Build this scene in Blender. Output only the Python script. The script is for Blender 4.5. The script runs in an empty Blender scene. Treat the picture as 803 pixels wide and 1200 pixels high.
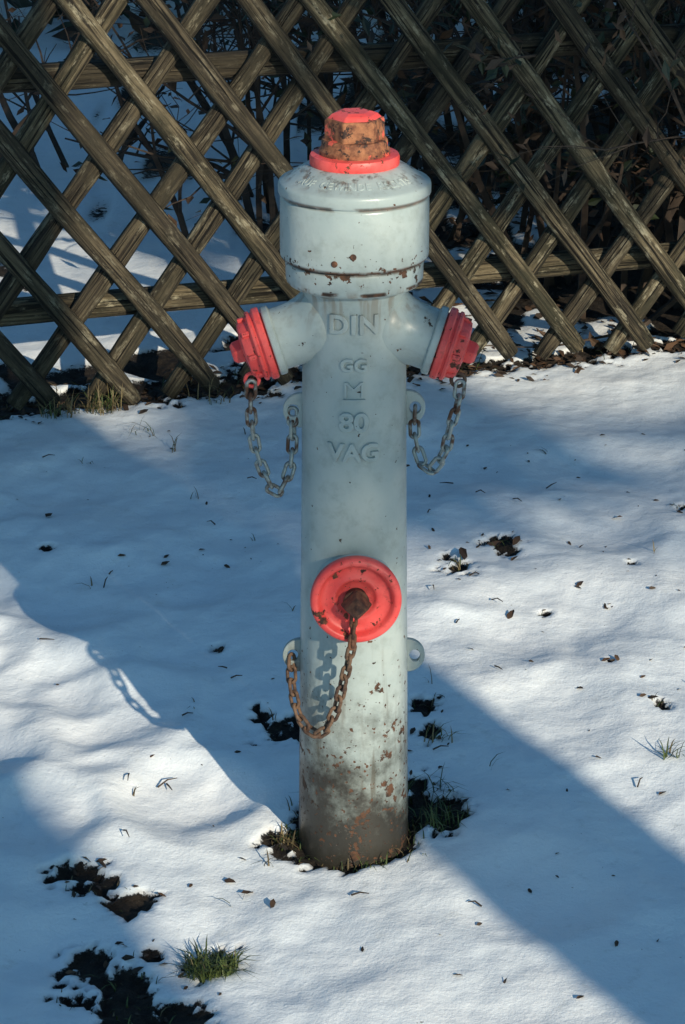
import bpy, bmesh, math, random
from mathutils import Vector, Matrix, noise
random.seed(7)
R=math.radians
scene=bpy.context.scene
scene.view_settings.view_transform='Standard'
scene.view_settings.look='None'
scene.view_settings.exposure=0
COL=scene.collection

# ------------------------------------------------------------ helpers
def mesh_obj(name,verts,faces,mats=None,parent=None,smooth=False,fmats=None):
    me=bpy.data.meshes.new(name)
    me.from_pydata([tuple(v) for v in verts],[],faces)
    if mats:
        for m in mats: me.materials.append(m)
    if fmats: me.polygons.foreach_set('material_index',fmats)
    if smooth: me.polygons.foreach_set('use_smooth',[True]*len(me.polygons))
    me.update()
    o=bpy.data.objects.new(name,me); COL.objects.link(o)
    if parent: o.parent=parent
    return o
def empty(name,loc=(0,0,0),rotz=0):
    e=bpy.data.objects.new(name,None); COL.objects.link(e); e.location=loc; e.rotation_euler=(0,0,rotz); e.empty_display_size=.1
    return e
def autosmooth(o,ang=35):
    me=o.data
    bm=bmesh.new(); bm.from_mesh(me)
    for f in bm.faces: f.smooth=True
    for e in bm.edges:
        if len(e.link_faces)==2 and e.calc_face_angle(0)>R(ang): e.smooth=False
    bm.to_mesh(me); bm.free()

class NT:
    def __init__(s,name):
        s.m=bpy.data.materials.new(name); s.m.use_nodes=True; s.t=s.m.node_tree; s.n=s.t.nodes; s.l=s.t.links
        s.b=s.n['Principled BSDF']
    def add(s,t,**k):
        n=s.n.new(t)
        for a,v in k.items(): setattr(n,a,v)
        return n
    def link(s,a,b): s.l.new(a,b)
    def coord(s,kind='Object',scale=(1,1,1)):
        tc=s.add('ShaderNodeTexCoord'); mp=s.add('ShaderNodeMapping'); mp.inputs['Scale'].default_value=scale
        s.link(tc.outputs[kind],mp.inputs['Vector']); return mp.outputs['Vector']
    def noise(s,vec,scale,detail=4,rough=.55,dist=0):
        n=s.add('ShaderNodeTexNoise'); n.inputs['Scale'].default_value=scale; n.inputs['Detail'].default_value=detail
        n.inputs['Roughness'].default_value=rough; n.inputs['Distortion'].default_value=dist
        if vec is not None: s.link(vec,n.inputs['Vector'])
        return n.outputs['Fac']
    def ramp(s,fac,a,b,lo=0,hi=1):
        n=s.add('ShaderNodeMapRange',interpolation_type='SMOOTHSTEP'); n.inputs['From Min'].default_value=a; n.inputs['From Max'].default_value=b
        n.inputs['To Min'].default_value=lo; n.inputs['To Max'].default_value=hi
        s.link(fac,n.inputs['Value']); return n.outputs['Result']
    def math(s,op,a,b=None):
        n=s.add('ShaderNodeMath',operation=op)
        for i,v in enumerate((a,b)):
            if v is None: continue
            if isinstance(v,(int,float)): n.inputs[i].default_value=v
            else: s.link(v,n.inputs[i])
        return n.outputs[0]
    def mix(s,fac,a,b):
        n=s.add('ShaderNodeMix',data_type='RGBA')
        for i,v in ((0,fac),(6,a),(7,b)):
            if isinstance(v,(int,float)): n.inputs[i].default_value=v
            elif isinstance(v,tuple): n.inputs[i].default_value=(*v,1)
            else: s.link(v,n.inputs[i])
        return n.outputs[2]
    def bump(s,h,strength=.3,dist=.01,prev=None):
        n=s.add('ShaderNodeBump'); n.inputs['Strength'].default_value=strength; n.inputs['Distance'].default_value=dist
        s.link(h,n.inputs['Height'])
        if prev is not None: s.link(prev,n.inputs['Normal'])
        return n.outputs['Normal']
    def out(s,col=None,rough=None,normal=None,metal=None,spec=None):
        for k,v in (('Base Color',col),('Roughness',rough),('Normal',normal),('Metallic',metal),('Specular IOR Level',spec)):
            if v is None: continue
            if isinstance(v,tuple): s.b.inputs[k].default_value=(*v,1)
            elif isinstance(v,(int,float)): s.b.inputs[k].default_value=v
            else: s.link(v,s.b.inputs[k])
        return s.m

# ------------------------------------------------------------ materials
def mat_paint():
    s=NT('weathered_grey_paint'); c=s.coord()
    geo=s.add('ShaderNodeSeparateXYZ'); s.link(c,geo.inputs[0]); X,Y,Z=geo.outputs
    base=s.mix(s.ramp(s.noise(c,9,5),.3,.7),(.325,.385,.385),(.41,.455,.435))
    base=s.mix(s.ramp(s.noise(c,34,6,.7),.45,.75,0,.6),base,(.23,.26,.24))
    st=s.noise(s.coord(scale=(70,70,5)),1,4)
    low=s.ramp(Z,.42,.10)
    hi=s.math('MULTIPLY',s.ramp(Z,.815,.85),s.ramp(Z,.90,.85))
    m=s.math('MULTIPLY',s.ramp(st,.52,.68),s.math('MULTIPLY',low,.75))
    base=s.mix(m,base,(.13,.10,.07))
    neck=s.math('MULTIPLY',s.math('MULTIPLY',s.ramp(Z,.75,.815),s.ramp(Z,.835,.82)),s.ramp(st,.48,.64))
    base=s.mix(s.math('MULTIPLY',neck,.6),base,(.20,.15,.10))
    # mould/dirt at the foot
    dn=s.noise(c,15,8,.72)
    zz=s.math('ADD',Z,s.math('MULTIPLY',s.math('SUBTRACT',dn,.5),-.50))
    zz=s.math('ADD',zz,s.math('MULTIPLY',X,.45))
    base=s.mix(s.ramp(zz,.28,.10,0,.74),base,(.062,.062,.048))
    base=s.mix(s.ramp(zz,.15,.05,0,.93),base,(.024,.020,.015))
    # chips
    n1=s.noise(c,42,6,.6)
    amt=s.math('ADD',s.math('MULTIPLY',s.ramp(Z,.42,.12),.095),s.math('MULTIPLY',hi,.10))
    ch=s.ramp(s.math('ADD',n1,amt),.69,.715)
    n2=s.noise(c,150,3,.5); ch2=s.ramp(s.math('ADD',n2,s.math('MULTIPLY',amt,.95)),.71,.735)
    seam=s.math('MULTIPLY',s.ramp(Z,.848,.8525),s.ramp(Z,.8595,.8555))
    seam2=s.math('MULTIPLY',s.ramp(Z,.934,.9365),s.ramp(Z,.9425,.9395))
    sm=s.math('MULTIPLY',s.math('MAXIMUM',seam,s.math('MULTIPLY',seam2,.8)),s.ramp(s.noise(c,22,4),.34,.50))
    seam3=s.math('MULTIPLY',s.ramp(Z,.820,.8235),s.ramp(Z,.829,.826))
    sm=s.math('MAXIMUM',sm,s.math('MULTIPLY',seam3,s.ramp(s.noise(c,30,4),.47,.58)))
    top=s.math('MULTIPLY',s.ramp(Z,.953,.965),s.ramp(s.noise(c,60,5,.65),.50,.66))
    rust=s.math('MAXIMUM',s.math('MAXIMUM',ch,ch2),s.math('MAXIMUM',sm,s.math('MULTIPLY',top,.7)))
    rcol=s.mix(s.ramp(s.noise(c,80,4),.35,.65),(.028,.016,.010),(.105,.045,.022))
    col=s.mix(rust,base,rcol)
    rough=s.math('ADD',s.math('MULTIPLY',rust,.4),s.ramp(s.noise(c,12,4),.3,.7,.30,.46))
    h=s.math('SUBTRACT',s.math('MULTIPLY',s.noise(c,120,5),.45),rust)
    return s.out(col,rough,s.bump(h,.5,.0013,s.bump(s.noise(c,18,3),.3,.005)))
def mat_red():
    s=NT('weathered_red_paint'); c=s.coord()
    base=s.mix(s.ramp(s.noise(c,30,5),.3,.7),(.74,.060,.055),(.88,.115,.10))
    base=s.mix(s.ramp(s.noise(c,75,5,.7),.52,.68,0,.5),base,(.38,.042,.035))
    n1=s.noise(c,48,6,.65); ch=s.ramp(n1,.59,.62)
    n2=s.noise(c,160,3); ch=s.math('MAXIMUM',ch,s.ramp(n2,.68,.71))
    col=s.mix(ch,base,s.mix(s.ramp(s.noise(c,90,3),.4,.6),(.035,.016,.011),(.15,.05,.025)))
    return s.out(col,s.math('ADD',s.math('MULTIPLY',ch,.4),.45),s.bump(s.math('SUBTRACT',s.math('MULTIPLY',s.noise(c,110,5),.4),ch),.5,.0012))
def mat_rust(name,a,b,red=0.0):
    s=NT(name); c=s.coord()
    col=s.mix(s.ramp(s.noise(c,70,6,.65),.35,.65),a,b)
    if red>0:
        col=s.mix(s.ramp(s.noise(c,45,4),.62-red*.2,.66-red*.2),col,(.70,.11,.07))
        col=s.mix(s.ramp(s.noise(c,100,5,.7),.54,.60),col,(.03,.014,.01))
    return s.out(col,.75,s.bump(s.noise(c,200,6,.7),.8,.0015))
def mat_chain():
    s=NT('chain_galvanised_rusty'); c=s.coord()
    r=s.ramp(s.noise(c,45,4),.47,.62)
    return s.out(s.mix(r,(.30,.33,.32),(.10,.045,.025)),s.math('ADD',s.math('MULTIPLY',r,.4),.4),s.bump(s.noise(c,250,4),.5,.001),s.math('MULTIPLY',s.math('SUBTRACT',1,r),.4))
PAINT=mat_paint(); RED=mat_red()
RUSTNUT=mat_rust('rusty_iron_orange',(.12,.037,.018),(.36,.145,.065),.24)
RUSTDK=mat_rust('rusty_iron_dark',(.04,.017,.011),(.17,.07,.035))
RUSTCHAIN=mat_rust('chain_rust',(.05,.025,.017),(.17,.10,.06)); CHAIN=mat_chain()

def mat_wood():
    s=NT('weathered_fence_wood'); c=s.coord()
    oi=s.add('ShaderNodeObjectInfo'); rnd=oi.outputs['Random']
    add=s.add('ShaderNodeVectorMath',operation='ADD'); s.link(c,add.inputs[0])
    cmb=s.add('ShaderNodeCombineXYZ'); s.link(s.math('MULTIPLY',rnd,31),cmb.inputs[0]); s.link(s.math('MULTIPLY',rnd,57),cmb.inputs[2]); s.link(cmb.outputs[0],add.inputs[1])
    def m(sc):
        mp=s.add('ShaderNodeMapping'); mp.inputs['Scale'].default_value=sc; s.link(add.outputs[0],mp.inputs[0]); return mp.outputs[0]
    g=s.noise(m((110,110,4)),1,7,.7,.5)
    p=s.noise(m((18,18,7)),1,6,.65)
    col=s.mix(s.ramp(g,.39,.61),(.012,.009,.006),(.19,.150,.090))
    col=s.mix(s.ramp(p,.43,.64,0,.85),col,(.030,.028,.015))
    col=s.mix(s.ramp(s.noise(m((40,40,14)),1,7,.75),.53,.66,0,.9),col,(.40,.35,.24))
    col=s.mix(s.ramp(rnd,0,1,0,.65),col,(.034,.026,.018))
    cr=s.ramp(s.noise(m((190,190,3)),1,3),.42,.35)
    col=s.mix(cr,col,(.006,.0045,.003))
    h=s.math('SUBTRACT',s.math('ADD',g,s.math('MULTIPLY',p,.6)),cr)
    return s.out(col,.8,s.bump(h,1,.010),spec=.3)
WOOD=mat_wood()
def mat_simple(name,a,b,scale=20,rough=.8,bs=.5,bd=.004):
    s=NT(name); c=s.coord(); n=s.noise(c,scale,5)
    return s.out(s.mix(s.ramp(n,.35,.65),a,b),rough,s.bump(n,bs,bd))
BARK=mat_simple('bark',(.03,.024,.018),(.09,.07,.05),30,.9,.9,.01)
TWIG=mat_simple('twig_bark',(.018,.012,.009),(.07,.045,.03),15)
LEAFG=mat_simple('leaf_dark_green',(.010,.018,.007),(.028,.038,.014),8,.5)
LEAFB=mat_simple('leaf_dry_brown',(.025,.015,.009),(.10,.052,.026),8,.7)
GRASSG=mat_simple('grass_green',(.022,.040,.009),(.07,.095,.022),12,.6)
GRASSD=mat_simple('grass_straw',(.07,.05,.022),(.20,.15,.07),12,.7)

# ------------------------------------------------------------ ground
BARE=[(-.385,-.12,.045),(-.36,-.145,.035),(-.30,-.18,.032),(-.345,-.34,.05),(-.30,-.37,.045),(-.29,-.42,.05),(-.22,-.47,.045),(-.27,-.30,.022),
      (.275,1.10,.035),(.235,1.10,.02),(.19,.99,.035),(.63,1.31,.03),(-.10,.34,.045),(.11,.40,.022),(.12,.29,.022),(.48,.39,.014),(.12,.06,.045),
      (-.55,1.05,.012),(.33,.78,.008),(-.22,.62,.008),(.42,.55,.006),(-.08,-.02,.04),(-.185,-.345,.03),(.10,.15,.035),(.50,1.0,.007),(.62,.95,.008),(.44,.82,.006)]
DENTS=[(-.52,.52,.11,.018),(-.38,.40,.09,.015),(-.60,.28,.10,.017),(-.25,.12,.08,.012),(-.45,.05,.08,.012),(-.50,.85,.13,.014),(-.30,.95,.10,.009),(.35,.75,.14,.013),(.62,.55,.14,.012),(.30,.35,.10,.009),(.72,.95,.12,.012),(.25,-.18,.09,.008),(.50,-.05,.13,.010),(-.05,-.33,.08,.007),(-.55,1.35,.12,.010),(.55,1.45,.15,.013),(.15,1.5,.12,.010),(.45,1.2,.10,.010),(.20,.62,.09,.009),(-.62,.66,.07,.012)]
FO=Vector((-.59,1.85,0)); FA=R(17.5)
FD=Vector((math.cos(FA),math.sin(FA),0)); FN=Vector((math.sin(FA),-math.cos(FA),0))
def fence_dist(x,y): return (Vector((x,y,0))-FO).dot(FN)
def nz(x,y,s,o=0): return noise.noise(Vector((x*s+o,y*s-o*1.7,o*.37)))
def ground_eval(x,y,H0=0):
    d2=math.hypot(x,y)
    h=.022*nz(x,y,1.1,3)+.011*nz(x,y,3.2,9)
    near = abs(x)<3 and -2.5<y<6
    if near:
        rough=.5+.5*max(0,min(1,(-x-.0)*1.2+.3))
        h+=.0085*nz(x,y,7,21)*rough+.0034*nz(x*1.3,y,17,5)*rough+.0014*nz(x,y,42,15)
        t=nz(x,y,5.0,40); h-=.018*max(0,t-.2)*2*rough
        for (dx,dy,dr,dd) in DENTS:
            ex=x-dx+.03*nz(x,y,9,71); ey=(y-dy)*.9+.03*nz(x,y,9,83); q=(ex*ex+ey*ey)/(dr*dr)
            if q<6: h-=dd*math.exp(-q*q*.9)-dd*.35*math.exp(-(q-2.2)**2)
        w=.55*nz(x,y,14,7)+.45*nz(x,y,38,8)+.35*nz(x,y,90,4)
        b=-1.0
        for (bx,by,br) in BARE:
            dd=math.hypot(x-bx,(y-by)*.85)
            if dd<br*3: b=max(b,1-dd/br+w*1.6-.15)
        b=max(b,(.093-d2)/.03+w*1.3)
        fd=fence_dist(x,y); s=(Vector((x,y,0))-FO).dot(FD)
        wid=.085 if s<.45 else .05
        b=max(b,(wid-abs(fd+.03))/.07+w*1.6-.1)
        if fd<0:
            b=max(b,nz(x,y,2.2,33)*2.2+nz(x,y,9,12)*1.2-.5+max(0,min(1.5,(x+.05)*1.6))-(.55 if x<-.15 else 0))
    else:
        b=nz(x,y,.9,33)*2-.9
    b=max(0,min(1,.5+b*2.5))
    h-=.014*b
    if near and b>.2: h+=.009*nz(x,y,45,77)*b
    return h-H0,b
H00=ground_eval(.0,-.1)[0]-(-.004)
def axis(a,b,step,far):
    v=[]; x=a
    while x<=b+1e-6: v.append(x); x+=step
    s=step; x=v[-1]
    up=[]
    while x<far: s*=1.16; x+=s; up.append(x)
    s=step; x=a; dn=[]
    while x>-far: s*=1.16; x-=s; dn.append(x)
    return dn[::-1]+v+up
xs=axis(-.95,1.05,.0080,250); ys=axis(-.75,2.4,.0090,250)
verts=[];bare=[]
for y in ys:
    for x in xs:
        h,b=ground_eval(x,y,H00); verts.append((x,y,h)); bare.append(b)
nx=len(xs); faces=[(j*nx+i,j*nx+i+1,(j+1)*nx+i+1,(j+1)*nx+i) for j in range(len(ys)-1) for i in range(nx-1)]
def mat_snow():
    s=NT('snow_and_soil'); c=s.coord()
    at=s.add('ShaderNodeAttribute',attribute_name='bare'); b=at.outputs['Fac']
    bb=s.ramp(s.math('ADD',b,s.math('MULTIPLY',s.math('SUBTRACT',s.noise(c,70,6,.75),.5),1.8)),.42,.58)
    sn=s.mix(s.ramp(s.noise(c,5,4),.35,.7),(.82,.86,.89),(.90,.915,.92))
    sn=s.mix(s.ramp(s.noise(c,26,6,.7),.55,.74,0,.28),sn,(.52,.52,.48))
    edge=s.ramp(b,.02,.5,0,.5)
    sn=s.mix(edge,sn,(.42,.38,.33))
    spk=s.ramp(s.noise(c,130,3,.6),.71,.75,0,.75)
    spk=s.math('MULTIPLY',spk,s.ramp(s.noise(c,4,3),.40,.58))
    sn=s.mix(spk,sn,(.13,.09,.05))
    soil=s.mix(s.ramp(s.noise(c,55,6,.7),.35,.68),(.008,.006,.005),(.045,.032,.021))
    col=s.mix(bb,sn,soil)
    h1=s.noise(c,20,6,.6); h2=s.noise(c,230,5,.65)
    n=s.bump(h1,.38,.012); n=s.bump(h2,.45,.0018,n)
    n=s.bump(s.math('MULTIPLY',s.noise(c,90,6,.75),bb),1,.014,n)
    return s.out(col,s.math('ADD',s.math('MULTIPLY',bb,.15),.55),n,spec=.35)
g=mesh_obj('snowy_ground',verts,faces,[mat_snow()],smooth=True)
a=g.data.attributes.new('bare','FLOAT','POINT'); a.data.foreach_set('value',bare)
def gh(x,y): return ground_eval(x,y,H00)[0]

# ------------------------------------------------------------ hydrant
HY=empty('fire_hydrant')
def lathe(name,prof,mat,M=None,seg=96,parent=HY,ang=32,closed=True):
    v=[];f=[]
    for (r,z) in prof:
        for i in range(seg):
            t=2*math.pi*i/seg; v.append(Vector((r*math.cos(t),r*math.sin(t),z)))
    n=len(prof)
    for j in range(n-1):
        for i in range(seg):
            k=(i+1)%seg; f.append((j*seg+i,j*seg+k,(j+1)*seg+k,(j+1)*seg+i))
    if closed:
        f.append(tuple(range(seg))[::-1]); f.append(tuple((n-1)*seg+i for i in range(seg)))
    if M: v=[M@p for p in v]
    o=mesh_obj(name,v,f,[mat],parent); autosmooth(o,ang); return o
col=[(.0785,-.08),(.0778,0),(.0760,.12),(.0738,.30),(.0712,.48),(.0692,.65),(.0678,.78),(.0678,.805),(.0690,.812),(.0735,.8165),(.082,.8195)]
head=[(.0865,.8205),(.0885,.8225),(.0895,.826),(.0897,.836),(.0902,.848),(.0895,.8505),(.0885,.8515),(.0885,.8535),(.0945,.8545),(.0962,.8565),(.0967,.861),
      (.0965,.90),(.0963,.932),(.0955,.9345),(.0945,.9355),(.0945,.9375),(.0978,.9385),(.0986,.9405),(.0986,.9500),(.0978,.9530),(.0960,.9548),(.090,.9575),(.075,.9670),(.062,.9750),(.056,.9760)]
def dens(p,maxd=.012):
    out=[p[0]]
    for a,b in zip(p,p[1:]):
        L=math.hypot(b[0]-a[0],b[1]-a[1]); k=max(1,int(L/maxd))
        for i in range(1,k+1): out.append((a[0]+(b[0]-a[0])*i/k,a[1]+(b[1]-a[1])*i/k))
    return out
lathe('standpipe_and_head',dens(col+head,.02),PAINT,seg=128)
lathe('top_ring_red',[(.0570,.974),(.0578,.977),(.0578,.985),(.0565,.9885),(.050,.9895),(.046,.9895)],RED)
lathe('top_collar_rusty',[(.0455,.988),(.0455,.995),(.0435,.997),(.0425,.999),(.0425,1.006),(.041,1.0085),(.038,1.009)],RUSTNUT)
def ngon_prism(name,levels,mat,n,rot=0,M=None,bev=.0015,parent=HY):
    v=[];f=[]
    for (r,z) in levels:
        for i in range(n):
            t=rot+2*math.pi*i/n; v.append(Vector((r*math.cos(t),r*math.sin(t),z)))
    for j in range(len(levels)-1):
        for i in range(n):
            k=(i+1)%n; f.append((j*n+i,j*n+k,(j+1)*n+k,(j+1)*n+i))
    f.append(tuple(range(n))[::-1]); f.append(tuple((len(levels)-1)*n+i for i in range(n)))
    if M: v=[M@p for p in v]
    o=mesh_obj(name,v,f,[mat],parent)
    m=o.modifiers.new('b','BEVEL'); m.width=bev; m.segments=2; m.limit_method='ANGLE'; m.angle_limit=R(20)
    return o
ngon_prism('operating_nut',[(.0395,1.006),(.0390,1.032),(.0375,1.0355)],RUSTNUT,6,R(8))
ngon_prism('operating_nut_crown',[(.0365,1.034),(.030,1.0405),(.020,1.0435)],RED,6,R(8))

def axisM(origin,d):
    d=Vector(d).normalized(); return Matrix.Translation(origin)@d.to_track_quat('Z','Y').to_matrix().to_4x4()
def side_nozzle(sg,tag):
    dn=R(17); fw=R(7)
    d=Vector((sg*math.cos(dn)*math.cos(fw),-math.cos(dn)*math.sin(fw),-math.sin(dn)))
    M=axisM(Vector((0,0,.775)),d); M2=M@Matrix.Translation((0,0,.009))
    lathe('side_outlet_'+tag,dens([(.046,.02),(.053,.045),(.0500,.056),(.0455,.066),(.0425,.078),(.0412,.092),(.0414,.105),(.0455,.1065),(.0465,.108),(.0465,.1145),(.0455,.116),(.043,.1165)],.01),PAINT,M,64)
    lathe('side_cap_'+tag,[(.040,.1075),(.0405,.109),(.0475,.1095),(.0488,.1115),(.0488,.1175),(.0470,.1195),(.0445,.120),(.0445,.1225),(.0470,.1235),(.0470,.1270),(.0445,.1290),(.0400,.1300),(.0385,.139),(.0365,.142),(.028,.144),(.017,.145),(.016,.1455)],RED,M2,64)
    for k in range(8):
        t=2*math.pi*k/8
        mm=M2@Matrix.Rotation(t,4,'Z')@Matrix.Translation((.0385,0,.1345))
        v=[mm@Vector((x*.0045,y*.0032,z*.0052)) for x in(-1,1) for y in(-1,1) for z in(-1,1)]
        o=mesh_obj('cap_rib_'+tag,v,[(0,1,3,2),(4,6,7,5),(0,4,5,1),(2,3,7,6),(0,2,6,4),(1,5,7,3)],[RED],HY)
        b=o.modifiers.new('b','BEVEL'); b.width=.001; b.segments=2
    ngon_prism('side_cap_nut_'+tag,[(.0165,.143),(.0155,.156),(.011,.160)],RED,5,.4,M2)
side_nozzle(-1,'left'); side_nozzle(1,'right')
MF=axisM(Vector((-.001,0,.414)),(0.03,-1,0))
lathe('front_outlet',dens([(.052,.02),(.052,.062),(.0490,.072),(.0475,.084),(.0475,.086),(.0560,.087),(.0572,.0885),(.0572,.0945),(.056,.096),(.052,.0965)],.01),PAINT,MF,80)
lathe('front_cap',[(.050,.0965),(.051,.098),(.0580,.0985),(.0600,.1005),(.0606,.105),(.0606,.111),(.0595,.1145),(.0570,.1168),(.0530,.1175),(.0500,.1160),(.0475,.1095),(.0450,.1068),(.0400,.1060),(.0330,.1062),(.0305,.1078),(.0280,.1080),(.0255,.1060),(.0230,.1035),(.0190,.1030),(.0120,.1030),(.004,.1030)],RED,MF,96,ang=60)
lathe('front_cap_hub',[(.0150,.102),(.0150,.1120),(.0140,.1150),(.0120,.1160),(.0120,.124),(.010,.125)],RUSTDK,MF,40)
ngon_prism('front_cap_nut',[(.0200,.121),(.0210,.125),(.0160,.141),(.0045,.1550),(.002,.1560)],RUSTDK,4,R(0),MF,.0015)
def lug(sg,z,name,r=.024):
    n=40; th=.0042; cx=sg*(.0735 if z<.5 else .0705); off=sg*.0105
    v=[]
    for y in (-th,th):
        for i in range(n):
            t=2*math.pi*i/n; v.append((cx+r*math.cos(t),y,z+r*1.0*math.sin(t)))
        for i in range(n):
            t=2*math.pi*i/n; v.append((cx+off+.0075*math.cos(t),y,z+.0085*math.sin(t)))
    f=[]
    for i in range(n):
        k=(i+1)%n
        f.append((i,k,n+k,n+i)); f.append((2*n+i,3*n+i,3*n+k,2*n+k))
        f.append((i,2*n+i,2*n+k,k)); f.append((n+i,n+k,3*n+k,3*n+i))
    o=mesh_obj(name,v,f,[PAINT],HY); autosmooth(o,40)
    b=o.modifiers.new('b','BEVEL'); b.width=.0012; b.segments=2; b.limit_method='ANGLE'; b.angle_limit=R(50)
lug(-1,.642,'chain_lug_upper_left'); lug(1,.646,'chain_lug_upper_right'); lug(-1,.285,'chain_lug_lower_left',.0245); lug(1,.285,'chain_lug_lower_right',.0245)
def chain(name,pts,mat,L=.0295,W=.0170,wr=.0024,twist=.5):
    pts=[Vector(p) for p in pts]
    P=[pts[0]*2-pts[1]]+pts+[pts[-1]*2-pts[-2]]; path=[]
    for i in range(1,len(P)-2):
        for k in range(40):
            t=k/40; a,b,c,d=P[i-1:i+3]
            path.append(.5*((2*b)+(c-a)*t+(2*a-5*b+4*c-d)*t*t+(3*b-a-3*c+d)*t**3))
    path.append(pts[-1]); cum=[0]
    for a,b in zip(path,path[1:]): cum.append(cum[-1]+(b-a).length)
    def at(s):
        s=max(0,min(cum[-1],s))
        for i in range(len(cum)-1):
            if cum[i+1]>=s: 
                u=(s-cum[i])/max(1e-9,cum[i+1]-cum[i]); return path[i].lerp(path[i+1],u)
        return path[-1]
    pitch=L-4*wr+.0006; N=int(cum[-1]/pitch)+1
    pitch=cum[-1]/max(1,N)
    V=[];F=[]; up=Vector((0,-1,.15))
    for k in range(N):
        s=(k+.5)*pitch; c=at(s); t=(at(s+pitch*.5)-at(s-pitch*.5)).normalized()
        side=t.cross(up).normalized(); nn=side.cross(t).normalized()
        ang=twist+(math.pi/2 if k%2 else 0)+random.uniform(-.3,.3)
        u=side*math.cos(ang)+nn*math.sin(ang); w=t.cross(u)
        rr=W/2-wr; hl=L/2-W/2; n=24; m=8; base=len(V)
        for i in range(n):
            a=2*math.pi*(i+.5)/n; sn=math.sin(a); x=rr*math.cos(a); y=rr*sn+(hl if sn>0 else -hl)
            pc=c+u*x+t*y; rad=(u*math.cos(a)+t*sn).normalized()
            for j in range(m):
                b=2*math.pi*j/m; V.append(pc+(rad*math.cos(b)+w*math.sin(b))*wr)
        for i in range(n):
            for j in range(m):
                F.append((base+i*m+j,base+((i+1)%n)*m+j,base+((i+1)%n)*m+(j+1)%m,base+i*m+(j+1)%m))
    return mesh_obj(name,V,F,[mat],HY,smooth=True)
chain('chain_left',[(-.135,-.030,.690),(-.136,-.036,.655),(-.131,-.036,.605),(-.119,-.034,.565),(-.102,-.028,.536),(-.086,-.018,.565),(-.082,-.008,.605),(-.082,0,.642)],CHAIN,twist=.2,wr=.0026)
chain('chain_right',[(.139,-.030,.690),(.135,-.036,.660),(.125,-.036,.625),(.121,-.032,.598),(.103,-.024,.566),(.090,-.014,.575),(.081,-.006,.610),(.081,0,.645)],CHAIN,twist=.2,wr=.0026)
chain('chain_front',[(-.003,-.122,.352),(-.008,-.115,.325),(-.016,-.104,.285),(-.027,-.095,.240),(-.048,-.085,.205),(-.072,-.062,.215),(-.083,-.036,.243),(-.086,-.012,.268),(-.085,0,.283)],RUSTCHAIN,L=.0285,W=.017,wr=.0026)
def tor(name,c,nrm,Rr,r,mat):
    M=axisM(Vector(c),nrm); v=[];f=[];n=28;m=8
    for i in range(n):
        a=2*math.pi*i/n
        for j in range(m):
            b=2*math.pi*j/m; v.append(M@Vector(((Rr+r*math.cos(b))*math.cos(a),(Rr+r*math.cos(b))*math.sin(a),r*math.sin(b))))
    for i in range(n):
        for j in range(m): f.append((i*m+j,((i+1)%n)*m+j,((i+1)%n)*m+(j+1)%m,i*m+(j+1)%m))
    mesh_obj(name,v,f,[mat],HY,smooth=True)
tor('cap_eye_left',(-.134,-.028,.693),(0,1,0),.009,.0026,RED)
tor('cap_eye_right',(.136,-.028,.693),(0,1,0),.009,.0026,RUSTCHAIN)
tor('front_swivel_ring',MF@Vector((0,0,.1185)),(0.03,-1,0),.0150,.0028,RUSTDK)
tor('front_cap_eye',(-.002,-.119,.358),(1,0,0),.008,.0025,RUSTDK)
chain('front_swivel_link',[(0,-.1235,.400),(-.002,-.1240,.372),(-.003,-.1235,.352)],RUSTDK,L=.026,W=.013)
def rcol(z):
    for (r0,z0),(r1,z1) in zip(col,col[1:]):
        if z0<=z<=z1: return r0+(r1-r0)*(z-z0)/(z1-z0)
    return .068
def text_mesh(txt,size,ext=.0028,spacing=1.0,bev=.0010):
    cu=bpy.data.curves.new('t','FONT'); cu.body=txt; cu.size=size; cu.extrude=ext; cu.bevel_depth=bev; cu.bevel_resolution=2
    cu.align_x='CENTER'; cu.align_y='CENTER'; cu.space_character=spacing; cu.offset=size*.008
    o=bpy.data.objects.new('t',cu); COL.objects.link(o)
    dg=bpy.context.evaluated_depsgraph_get(); dg.update()
    me=bpy.data.meshes.new_from_object(o.evaluated_get(dg)); bpy.data.objects.remove(o)
    return me
def wrap_text(txt,size,z0,name,spacing=1.0,sx=1.0,sy=1.0):
    me=text_mesh(txt,size,spacing=spacing)
    bm=bmesh.new(); bm.from_mesh(me)
    for v in bm.verts:
        x,y,z=v.co; x*=sx; y*=sy; zz=z0+y; r=rcol(zz)+z; a=(x-.0008)/rcol(zz); v.co=(r*math.sin(a),-r*math.cos(a),zz)
    bm.to_mesh(me); bm.free()
    me.materials.clear(); me.materials.append(PAINT)
    o=bpy.data.objects.new(name,me); COL.objects.link(o); o.parent=HY
wrap_text('DIN',.035,.779,'lettering_din',1.10)
wrap_text('GG',.023,.725,'lettering_gg',1.05)
wrap_text('80',.035,.647,'lettering_80',1.0,1.1)
wrap_text('VAG',.034,.605,'lettering_vag',1.0,.98)
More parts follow.
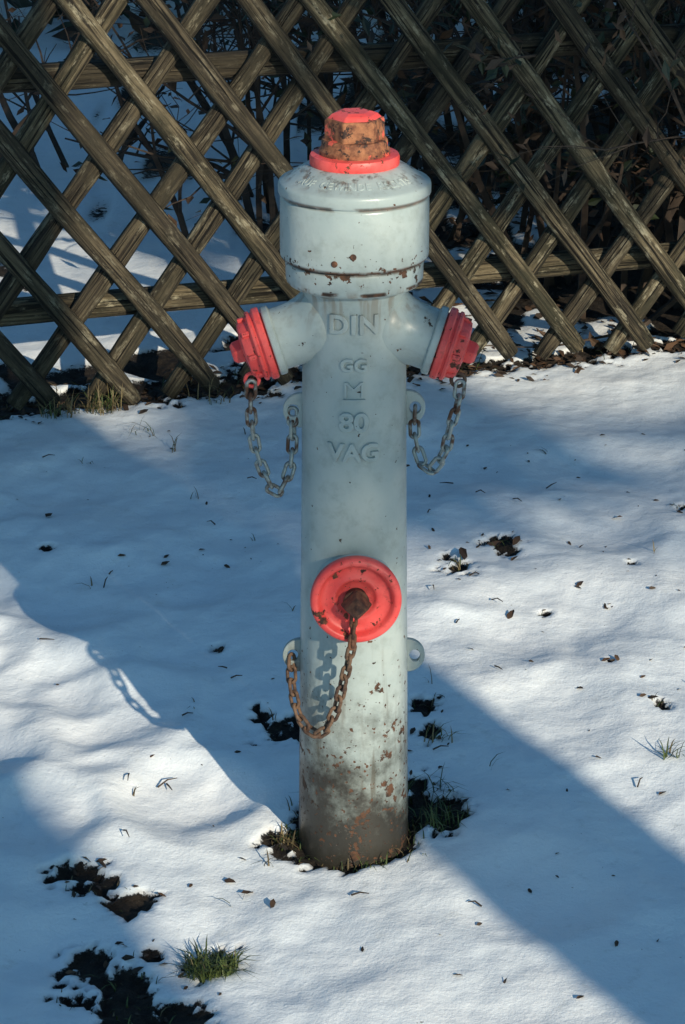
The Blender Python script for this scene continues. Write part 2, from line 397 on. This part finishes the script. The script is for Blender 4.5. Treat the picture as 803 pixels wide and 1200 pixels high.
# the cast mark: an M standing on a bar, built from raised strokes
def strokes(name,segs,w,z0):
    V=[];F=[]
    for (x0,y0,x1,y1) in segs:
        d=Vector((x1-x0,y1-y0)); L=d.length; d/=L; nrm=Vector((-d.y,d.x)); k=5; b=len(V)
        for i in range(k+1):
            c=Vector((x0,y0))+d*(L*i/k)
            for (off,hh) in ((-w,-.002),(-w*.62,.0033),(w*.62,.0033),(w,-.002)):
                p=c+nrm*off; zz=z0+p.y; r=rcol(zz)+hh; a=(p.x-.0008)/rcol(zz); V.append((r*math.sin(a),-r*math.cos(a),zz))
        for i in range(k):
            for j in range(4): F.append((b+i*4+j,b+i*4+(j+1)%4,b+(i+1)*4+(j+1)%4,b+(i+1)*4+j))
        F.append((b,b+1,b+2,b+3)); e=b+k*4; F.append((e+3,e+2,e+1,e))
    bm=bmesh.new(); me=bpy.data.meshes.new(name); me.from_pydata(V,[],F); bm.from_mesh(me); bmesh.ops.recalc_face_normals(bm,faces=bm.faces); bm.to_mesh(me); bm.free()
    me.materials.append(PAINT); o=bpy.data.objects.new(name,me); COL.objects.link(o); o.parent=HY
strokes('lettering_mark',[(-.0105,-.009,-.0105,.011),(-.0098,.0105,0,.0005),(0,.0005,.0098,.0105),(.0105,-.009,.0105,.011),(-.0135,-.0135,.0145,-.0135)],.0020,.692)
for i,(tx,a0) in enumerate([('AUF  GEWINDE  RECHTS',0),('ZU  LINKS  DREHEN',math.pi)]):
    me=text_mesh(tx,.014,.0007,1.05,.0003); bm=bmesh.new(); bm.from_mesh(me)
    for v in bm.verts:
        x,y,z=v.co; a=a0+x/.079; r=.080-y; zz=.9556+(.0935-r)*.60+z
        v.co=(r*math.sin(a),-r*math.cos(a),zz)
    bm.to_mesh(me); bm.free(); me.materials.clear(); me.materials.append(PAINT)
    o=bpy.data.objects.new('lid_lettering_%d'%i,me); COL.objects.link(o); o.parent=HY
for (ax,zz) in ((-.026,.864),(-.002,.874)):
    d=Vector((math.sin(ax/.0965),-math.cos(ax/.0965),0))
    lathe('head_screw',[(.0042,.0955),(.0042,.0975),(.003,.0985)],RUSTDK,axisM(Vector((0,0,zz+.004)),d),16)

# ------------------------------------------------------------ fence
FE=empty('lattice_fence',FO,FA)
def slat_mesh(L,w,th,seed):
    rnd=random.Random(seed); n=9; rings=26; V=[];F=[]
    off=rnd.random()*50
    for j in range(rings+1):
        z=L*j/rings; wob=.005*noise.noise(Vector((z*2.5,off,0))); wob2=.003*noise.noise(Vector((z*2.5,off,9)))
        sc=1+.15*noise.noise(Vector((z*4,off,4)))
        if j==0 or j==rings: sc*=.9
        for i in range(n):
            a=math.pi*i/(n-1); q=1+.12*noise.noise(Vector((i*1.3,z*7,off)))
            V.append((w/2*math.cos(a)*sc*q+wob,-th*math.sin(a)*sc*q+wob2,z))
        V.append((0+wob,.001,z))
    m=n+1
    for j in range(rings):
        for i in range(m):
            k=(i+1)%m; F.append((j*m+i,(j+1)*m+i,(j+1)*m+k,j*m+k))
    F.append(tuple(range(m))); F.append(tuple(rings*m+i for i in range(m))[::-1])
    me=bpy.data.meshes.new('slat'); me.from_pydata(V,[],F); me.materials.append(WOOD)
    me.polygons.foreach_set('use_smooth',[True]*len(me.polygons)); me.update(); return me
slatv=[slat_mesh(1.24,.043,.024,k) for k in range(8)]
PIT=.168; ANG=math.atan(1/1.34)
for k in range(-26,32):
    for kind in (0,1):
        s=(.300 if kind==0 else .050)+k*PIT+random.uniform(-.008,.008)
        o=bpy.data.objects.new('slat_front' if kind==0 else 'slat_back',random.choice(slatv)); COL.objects.link(o); o.parent=FE
        o.location=(s,-.030 if kind==0 else -.001,.028+random.uniform(-.018,.014))
        o.rotation_euler=(random.uniform(-.006,.006),(-ANG if kind==0 else ANG)+random.uniform(-.018,.018),0)
for z in (.215,.700):
    me=slat_mesh(9.2,.056,.030,int(z*100))
    o=bpy.data.objects.new('rail',me); COL.objects.link(o); o.parent=FE
    o.location=(-4.2,.033,z); o.rotation_euler=(0,R(90),0)
for s in (-3.4,-1.45,2.35,4.6):
    lathe('post',dens([(.048,-.3),(.048,.99),(.040,1.04),(.01,1.05)],.1),WOOD,Matrix.Translation((s,.085,0)),20,FE)

# ------------------------------------------------------------ vegetation
def tube(V,F,pts,rads,m=4):
    base=len(V)
    for i,p in enumerate(pts):
        t=(pts[min(i+1,len(pts)-1)]-pts[max(i-1,0)]).normalized()
        u=t.orthogonal().normalized(); w=t.cross(u)
        for j in range(m):
            a=2*math.pi*j/m; V.append(p+(u*math.cos(a)+w*math.sin(a))*rads[i])
    for i in range(len(pts)-1):
        for j in range(m):
            F.append((base+i*m+j,base+i*m+(j+1)%m,base+(i+1)*m+(j+1)%m,base+(i+1)*m+j))
def leafq(V,F,p,s,rnd):
    n=Vector((rnd.gauss(0,1),rnd.gauss(0,1),rnd.gauss(0,1)+.4)).normalized(); u=n.orthogonal().normalized()
    u=Matrix.Rotation(rnd.random()*6.28,3,n)@u; w=n.cross(u); b=len(V)
    V.extend([p-u*s,p+w*s*.45-u*s*.1+n*s*.12,p+u*s,p-w*s*.45-u*s*.1+n*s*.12]); F.append((b,b+1,b+2,b+3))
def branch(V,F,tips,p,d,L,r,depth,rnd,drop=.1,m=4):
    n=5; pts=[p.copy()]; rads=[r]; q=p.copy(); dd=d.copy()
    for i in range(n):
        dd=(dd+Vector((rnd.gauss(0,.16),rnd.gauss(0,.16),rnd.gauss(0,.12)-drop*.3))).normalized()
        q=q+dd*L/n; pts.append(q.copy()); rads.append(r*(1-.72*(i+1)/n))
    tube(V,F,pts,rads,m)
    tips.extend(pts[2:])
    if depth>0:
        for k in range(rnd.randint(3,5)):
            i=rnd.randint(1,n); nd=(dd+Vector((rnd.gauss(0,.6),rnd.gauss(0,.6),rnd.gauss(.05,.45)))).normalized()
            branch(V,F,tips,pts[i],nd,L*rnd.uniform(.4,.7),rads[i]*.65,depth-1,rnd,drop,m)
def shrub(name,loc,H,stems,seed,nleaf,ls=.022,spread=.5,brown=.5,depth=2,r0=.010):
    rnd=random.Random(seed); V=[];F=[];T=[]
    for k in range(stems):
        a=rnd.random()*6.28; p=Vector((math.cos(a)*.12*rnd.random()*2,math.sin(a)*.12*rnd.random()*2,-.03))
        d=Vector((math.cos(a)*spread*rnd.random(),math.sin(a)*spread*rnd.random(),1)).normalized()
        branch(V,F,T,p,d,H*rnd.uniform(.6,1),r0*rnd.uniform(.6,1.3),depth,rnd)
    fm=[0]*len(F)
    for k in range(nleaf):
        p=rnd.choice(T)+Vector((rnd.gauss(0,.03),rnd.gauss(0,.03),rnd.gauss(0,.03))); leafq(V,F,p,ls*rnd.uniform(.5,1.2),rnd)
        fm.append(2 if rnd.random()<brown else 1)
    o=mesh_obj(name,V,F,[TWIG,LEAFG,LEAFB],fmats=fm); o.location=loc
    return o
shr=[(.55,2.75,1.3,9,1200,.4),(1.05,2.85,1.4,10,1500,.5),(.25,3.25,1.5,9,1100,.5),(.75,3.5,1.6,10,1700,.4),(1.4,3.3,1.5,9,1200,.5),(.0,3.9,1.4,8,900,.6),
     (-.16,3.55,1.2,7,620,.7),(.45,4.3,1.6,9,1500,.4),(1.05,4.3,1.7,9,1500,.4),(1.8,2.9,1.4,8,900,.5),(-.75,3.9,.8,3,40,.8),(-1.15,3.1,.7,2,20,.8),(2.4,3.6,1.5,7,700,.5),(-1.9,4.2,1.3,5,250,.6),
     (.80,2.55,1.0,8,900,.6),(1.30,2.75,1.1,8,900,.6),(-.22,3.0,1.0,4,160,.7)]
for i,(x,y,H,st,nl,br) in enumerate(shr):
    shrub('shrub',(x,y,0),H,st,100+i,nl,brown=br,r0=.013)
def leafmass(name,n,fn,ls,seed,mats=(LEAFG,LEAFB),brown=.35,extra=None,loc=(0,0,0)):
    rnd=random.Random(seed); V=[];F=[];fm=[]
    if extra: extra(V,F,rnd); fm=[2]*len(F)
    for k in range(n):
        leafq(V,F,fn(rnd),ls*rnd.uniform(.6,1.3),rnd); fm.append(1 if rnd.random()<brown else 0)
    o=mesh_obj(name,V,F,[mats[0],mats[1],BARK],fmats=fm); o.location=loc; return o
def hedgefn(rnd):
    while True:
        x=rnd.uniform(-9,9); y=rnd.uniform(5.2,7.6); z=rnd.uniform(.02,3.2)
        c=noise.noise(Vector((x*.9,y*.9,z*.9)))
        if y<5.6+.4*noise.noise(Vector((x,z,3))) : continue
        if z>2.7+.5*noise.noise(Vector((x*.8,5,1))): continue
        if c>-.25: return Vector((x,y,z))
def hedgestems(V,F,rnd):
    for k in range(70):
        x=rnd.uniform(-9,9); y=rnd.uniform(5.9,7)
        T=[]; branch(V,F,T,Vector((x,y,-.05)),Vector((rnd.gauss(0,.15),rnd.gauss(0,.15),1)).normalized(),2.6,.03,1,rnd)
leafmass('background_hedge',36000,hedgefn,.065,5,extra=hedgestems,brown=.4)

# trees behind the photographer whose shadows fall across the snow
SD=Vector((.48,-.877,0)).normalized()      # horizontal direction towards the sun
SA=math.atan2(SD.x,SD.y); SEL=R(22); TE=math.tan(SEL)
QD=Vector((-SD.y,SD.x,0))
def trunk(V,F,c,rad,H,rnd):
    pts=[];rads=[]
    for i in range(15):
        z=-.2+H*i/14; wob=0 if z<4 else .05
        pts.append(c+Vector((rnd.gauss(0,wob),rnd.gauss(0,wob),z))); rads.append(rad*(1.2 if i==0 else 1)*(1-.008*i if z<4.5 else max(.15,1-.065*i)))
    tube(V,F,pts,rads,16)
def tree(name,q,L,rad,H,seed,vols,ls,limb=None):
    rnd=random.Random(seed); V=[];F=[];T=[]
    base=QD*q+SD*L; trunk(V,F,Vector((0,0,0)),rad,H,rnd)
    for (q0,q1,l0,l1,z0,z1,n,hole) in vols:
        for k in range(8):
            tgt=QD*(rnd.uniform(q0,q1)-q)+SD*(rnd.uniform(l0,l1)-L)+Vector((0,0,rnd.uniform(z0,z1)))
            st=Vector((0,0,max(1.5,tgt.z-abs(rnd.gauss(0,.3))-.2))); mid=(st+tgt)/2+Vector((0,0,rnd.uniform(-.1,.15)))
            tube(V,F,[st,mid,tgt],[rad*.25+.01,rad*.15+.008,.006],6)
    fm=[0]*len(F)
    for (q0,q1,l0,l1,z0,z1,n,hole) in vols:
        for k in range(n):
            while True:
                p=Vector((rnd.uniform(q0,q1),rnd.uniform(l0,l1),rnd.uniform(z0,z1)))
                e=min(p.x-q0,q1-p.x)*2.5+min(p.z-z0,z1-p.z)*3
                if noise.noise(p*1.9+Vector((seed,0,0)))<hole: continue
                if e<.25*rnd.random(): continue
                break
            leafq(V,F,QD*(p.x-q)+SD*(p.y-L)+Vector((0,0,p.z)),ls*rnd.uniform(.6,1.3),rnd); fm.append(1)
    o=mesh_obj(name,V,F,[BARK,LEAFG],fmats=fm); o.location=base
def zr(L,e): return L*TE+e
tree('tree',-.87,8.5,.53,10,11,[(-2.6,.9,7.5,9.5,zr(9.5,1.75),9,6000,-.25)],.10)
tree('tree',.213,5.2,.165,8,12,[(-.9,1.1,4.9,6.3,zr(6.3,1.75),7.5,5000,-.3)],.09)
tree('evergreen_tree',2.9,7.5,.16,9,13,[(1.0,5.2,6.7,8.3,zr(8.3,.95),8.5,22000,-.3)],.09)
tree('evergreen_tree',2.6,11.5,.16,10,14,[(-.75,1.2,11.2,11.8,zr(11.5,.44),zr(11.5,.70),900,-.3),(.8,4.5,10.8,12.2,zr(12.2,.9),9,6000,-.3)],.075)

# ------------------------------------------------------------ grass, litter
def grass():
    rnd=random.Random(3); V=[];F=[];fm=[]
    def blade(x,y,h,lean,w,mi):
        a=rnd.random()*6.28; d=Vector((math.cos(a),math.sin(a),0)); sd=Vector((-d.y,d.x,0)); b=len(V); z0=gh(x,y)-.004
        for i,t in enumerate((0,.35,.7)):
            p=Vector((x,y,z0))+d*lean*h*t*t+Vector((0,0,h*t*(1-.35*lean*t))); ww=w*(1-t*.6)
            V.append(p-sd*ww); V.append(p+sd*ww)
        V.append(Vector((x,y,z0))+d*lean*h*1.05+Vector((0,0,h*(1-.5*lean))))
        F.append((b,b+1,b+3,b+2));F.append((b+2,b+3,b+5,b+4));F.append((b+4,b+5,b+6)); fm.extend([mi]*3)
    def tuft(x,y,r,n,h,dry=.3):
        for k in range(n):
            a=rnd.random()*6.28; q=r*rnd.random()**.6
            blade(x+math.cos(a)*q,y+math.sin(a)*q,h*rnd.uniform(.4,1.1),rnd.uniform(.2,1.3),rnd.uniform(.0008,.0018),1 if rnd.random()<dry else 0)
    tuft(-.185,-.345,.034,380,.042,.04)
    tuft(-.30,-.40,.09,40,.02,.3); tuft(-.35,-.15,.05,16,.015,.4)
    for k in range(240):
        a=rnd.random()*6.28; q=.078+abs(rnd.gauss(0,.013))
        if math.cos(a)<-.2 and rnd.random()<.45: continue
        blade(math.cos(a)*q,math.sin(a)*q,rnd.uniform(.010,.035),rnd.uniform(.3,1.2),.0012,1 if rnd.random()<.3 else 0)
    tuft(.125,.03,.040,90,.045,.2); tuft(-.095,-.01,.022,70,.03,.8); tuft(.11,.11,.04,40,.045,.3)
    tuft(.475,.20,.014,16,.04,.2); tuft(.48,.39,.015,8,.02,.5); tuft(.13,.27,.03,14,.04,.4); tuft(.12,.40,.03,8,.03,.4)
    tuft(.19,.99,.03,14,.03,.5); tuft(.27,1.1,.03,10,.02,.5); tuft(.63,1.31,.02,10,.03,.4); tuft(-.09,.34,.05,14,.025,.6)
    tuft(-.42,1.66,.03,12,.05,.4)
    for (x,y,h,n) in [(-.30,1.3,.04,3),(-.18,1.1,.03,2),(.63,.72,.03,3),(.12,.46,.04,2),(.33,.78,.02,3),(-.33,.13,.03,2),(-.12,-.09,.035,3),(.2,.17,.05,2),(-.45,.9,.03,2),(.55,1.05,.03,2),(-.35,1.55,.05,4),(.4,1.6,.03,3),(-.52,1.5,.03,4),(-.16,-.18,.03,2),(.7,1.1,.03,2),(.05,1.3,.03,2),(-.25,.4,.03,2),(-.1,.75,.04,2)]:
        tuft(x,y,.012,n,h,.4)
    for k in range(420):
        s=rnd.uniform(-1.2,2.6); dd=rnd.gauss(-.02,.04)
        if noise.noise(Vector((s*5,2,0)))<-.05: continue
        if s>.5 and rnd.random()<.6: continue
        p=FO+FD*s+FN*dd
        blade(p.x,p.y,rnd.uniform(.015,.055),rnd.uniform(.3,1.3),.0013,1 if rnd.random()<.7 else 0)
    for (s,n) in ((.06,110),(-.03,50),(.30,15)):
        p=FO+FD*s+FN*.06; tuft(p.x,p.y,.04,n,.075,.6)
    mesh_obj('grass',V,F,[GRASSG,GRASSD],fmats=fm)
grass()
def litter():
    rnd=random.Random(9); V=[];F=[];fm=[]
    def leaf(x,y,s,mi):
        z=gh(x,y)+s*.25; n=Vector((rnd.gauss(0,.35),rnd.gauss(0,.35),1)).normalized(); u=Matrix.Rotation(rnd.random()*6.28,3,n)@n.orthogonal().normalized(); w=n.cross(u); b=len(V); p=Vector((x,y,z))
        V.extend([p-u*s,p-u*s*.3+w*s*.4+n*s*.2,p+u*s*.5+w*s*.3+n*s*.1,p+u*s,p+u*s*.4-w*s*.35+n*s*.25,p-u*s*.4-w*s*.4])
        F.append((b,b+1,b+2,b+3,b+4,b+5)); fm.append(mi)
    def twig(x,y,L):
        z=gh(x,y)+.003; a=rnd.random()*6.28; p=Vector((x,y,z)); d=Vector((math.cos(a),math.sin(a),.15)); f0=len(F)
        pts=[p,p+d*L*.5+Vector((0,0,rnd.uniform(0,.006))),p+d*L]; tube(V,F,pts,[.0014,.0012,.0006],4); fm.extend([1]*(len(F)-f0))
    for k in range(330):
        x=rnd.uniform(-.9,1.1); y=rnd.uniform(-.6,1.7)
        if rnd.random()>.35+.65*(x>.1): continue
        leaf(x,y,rnd.uniform(.002,.008),rnd.choice((0,1)))
    for k in range(70): twig(rnd.uniform(-.9,1.1),rnd.uniform(-.6,1.7),rnd.uniform(.01,.035))
    for (x,y,s) in [(-.145,-.16,.012),(-.11,-.2,.010),(-.56,1.2,.016),(.27,.76,.014),(-.17,-.13,.010),(-.33,.98,.012),(.45,.1,.008),(.2,1.03,.02),(.26,1.1,.022),(.3,1.09,.015),(.55,.62,.010),(.40,.9,.011),(.60,.85,.010),(.36,.45,.009),(.5,1.25,.012)]: leaf(x,y,s,0)
    for k in range(130):
        bx,by,br=rnd.choice(BARE); leaf(bx+rnd.gauss(0,br*.8),by+rnd.gauss(0,br*.8),rnd.uniform(.003,.010),rnd.choice((0,1)))
    for k in range(1800):
        s=rnd.uniform(-1.5,3); p=FO+FD*s+FN*rnd.gauss(-.03,.06); leaf(p.x,p.y,rnd.uniform(.005,.016),rnd.choice((0,0,1)))
    for k in range(2200):
        x=rnd.uniform(-.1,2.2); y=rnd.uniform(2.2,4.5); leaf(x,y,rnd.uniform(.008,.025),rnd.choice((0,1)))
    mesh_obj('leaf_litter',V,F,[LEAFB,TWIG],fmats=fm)
litter()

# ------------------------------------------------------------ light, sky, camera
w=bpy.data.worlds.new('World'); scene.world=w; w.use_nodes=True; nt=w.node_tree
sky=nt.nodes.new('ShaderNodeTexSky'); sky.sky_type='NISHITA'; sky.sun_disc=False; sky.sun_elevation=SEL; sky.sun_rotation=SA
sky.ozone_density=2; sky.dust_density=.3
mx=nt.nodes.new('ShaderNodeMix'); mx.data_type='RGBA'; mx.blend_type='MULTIPLY'; mx.inputs[0].default_value=1; mx.inputs[7].default_value=(.74,1.10,1.17,1)
nt.links.new(sky.outputs[0],mx.inputs[6])
bg=nt.nodes['Background']; bg.inputs['Strength'].default_value=.11; nt.links.new(mx.outputs[2],bg.inputs['Color'])
sd=bpy.data.lights.new('sun','SUN'); sd.energy=5; sd.angle=R(.5); sd.color=(1,.90,.71)
so=bpy.data.objects.new('sun',sd); COL.objects.link(so)
dirv=-(SD*math.cos(SEL)+Vector((0,0,math.sin(SEL)))); so.rotation_euler=dirv.to_track_quat('-Z','Y').to_euler(); so.location=(5,-8,6)
cd=bpy.data.cameras.new('camera'); cam=bpy.data.objects.new('camera',cd); COL.objects.link(cam)
cam.location=(-.0155,-3.2,1.75); cam.rotation_euler=(R(90-21.4),0,0)
cd.sensor_fit='VERTICAL'; cd.sensor_height=36; cd.lens=89.55; cd.clip_end=1000; cd.clip_start=.05
scene.camera=cam
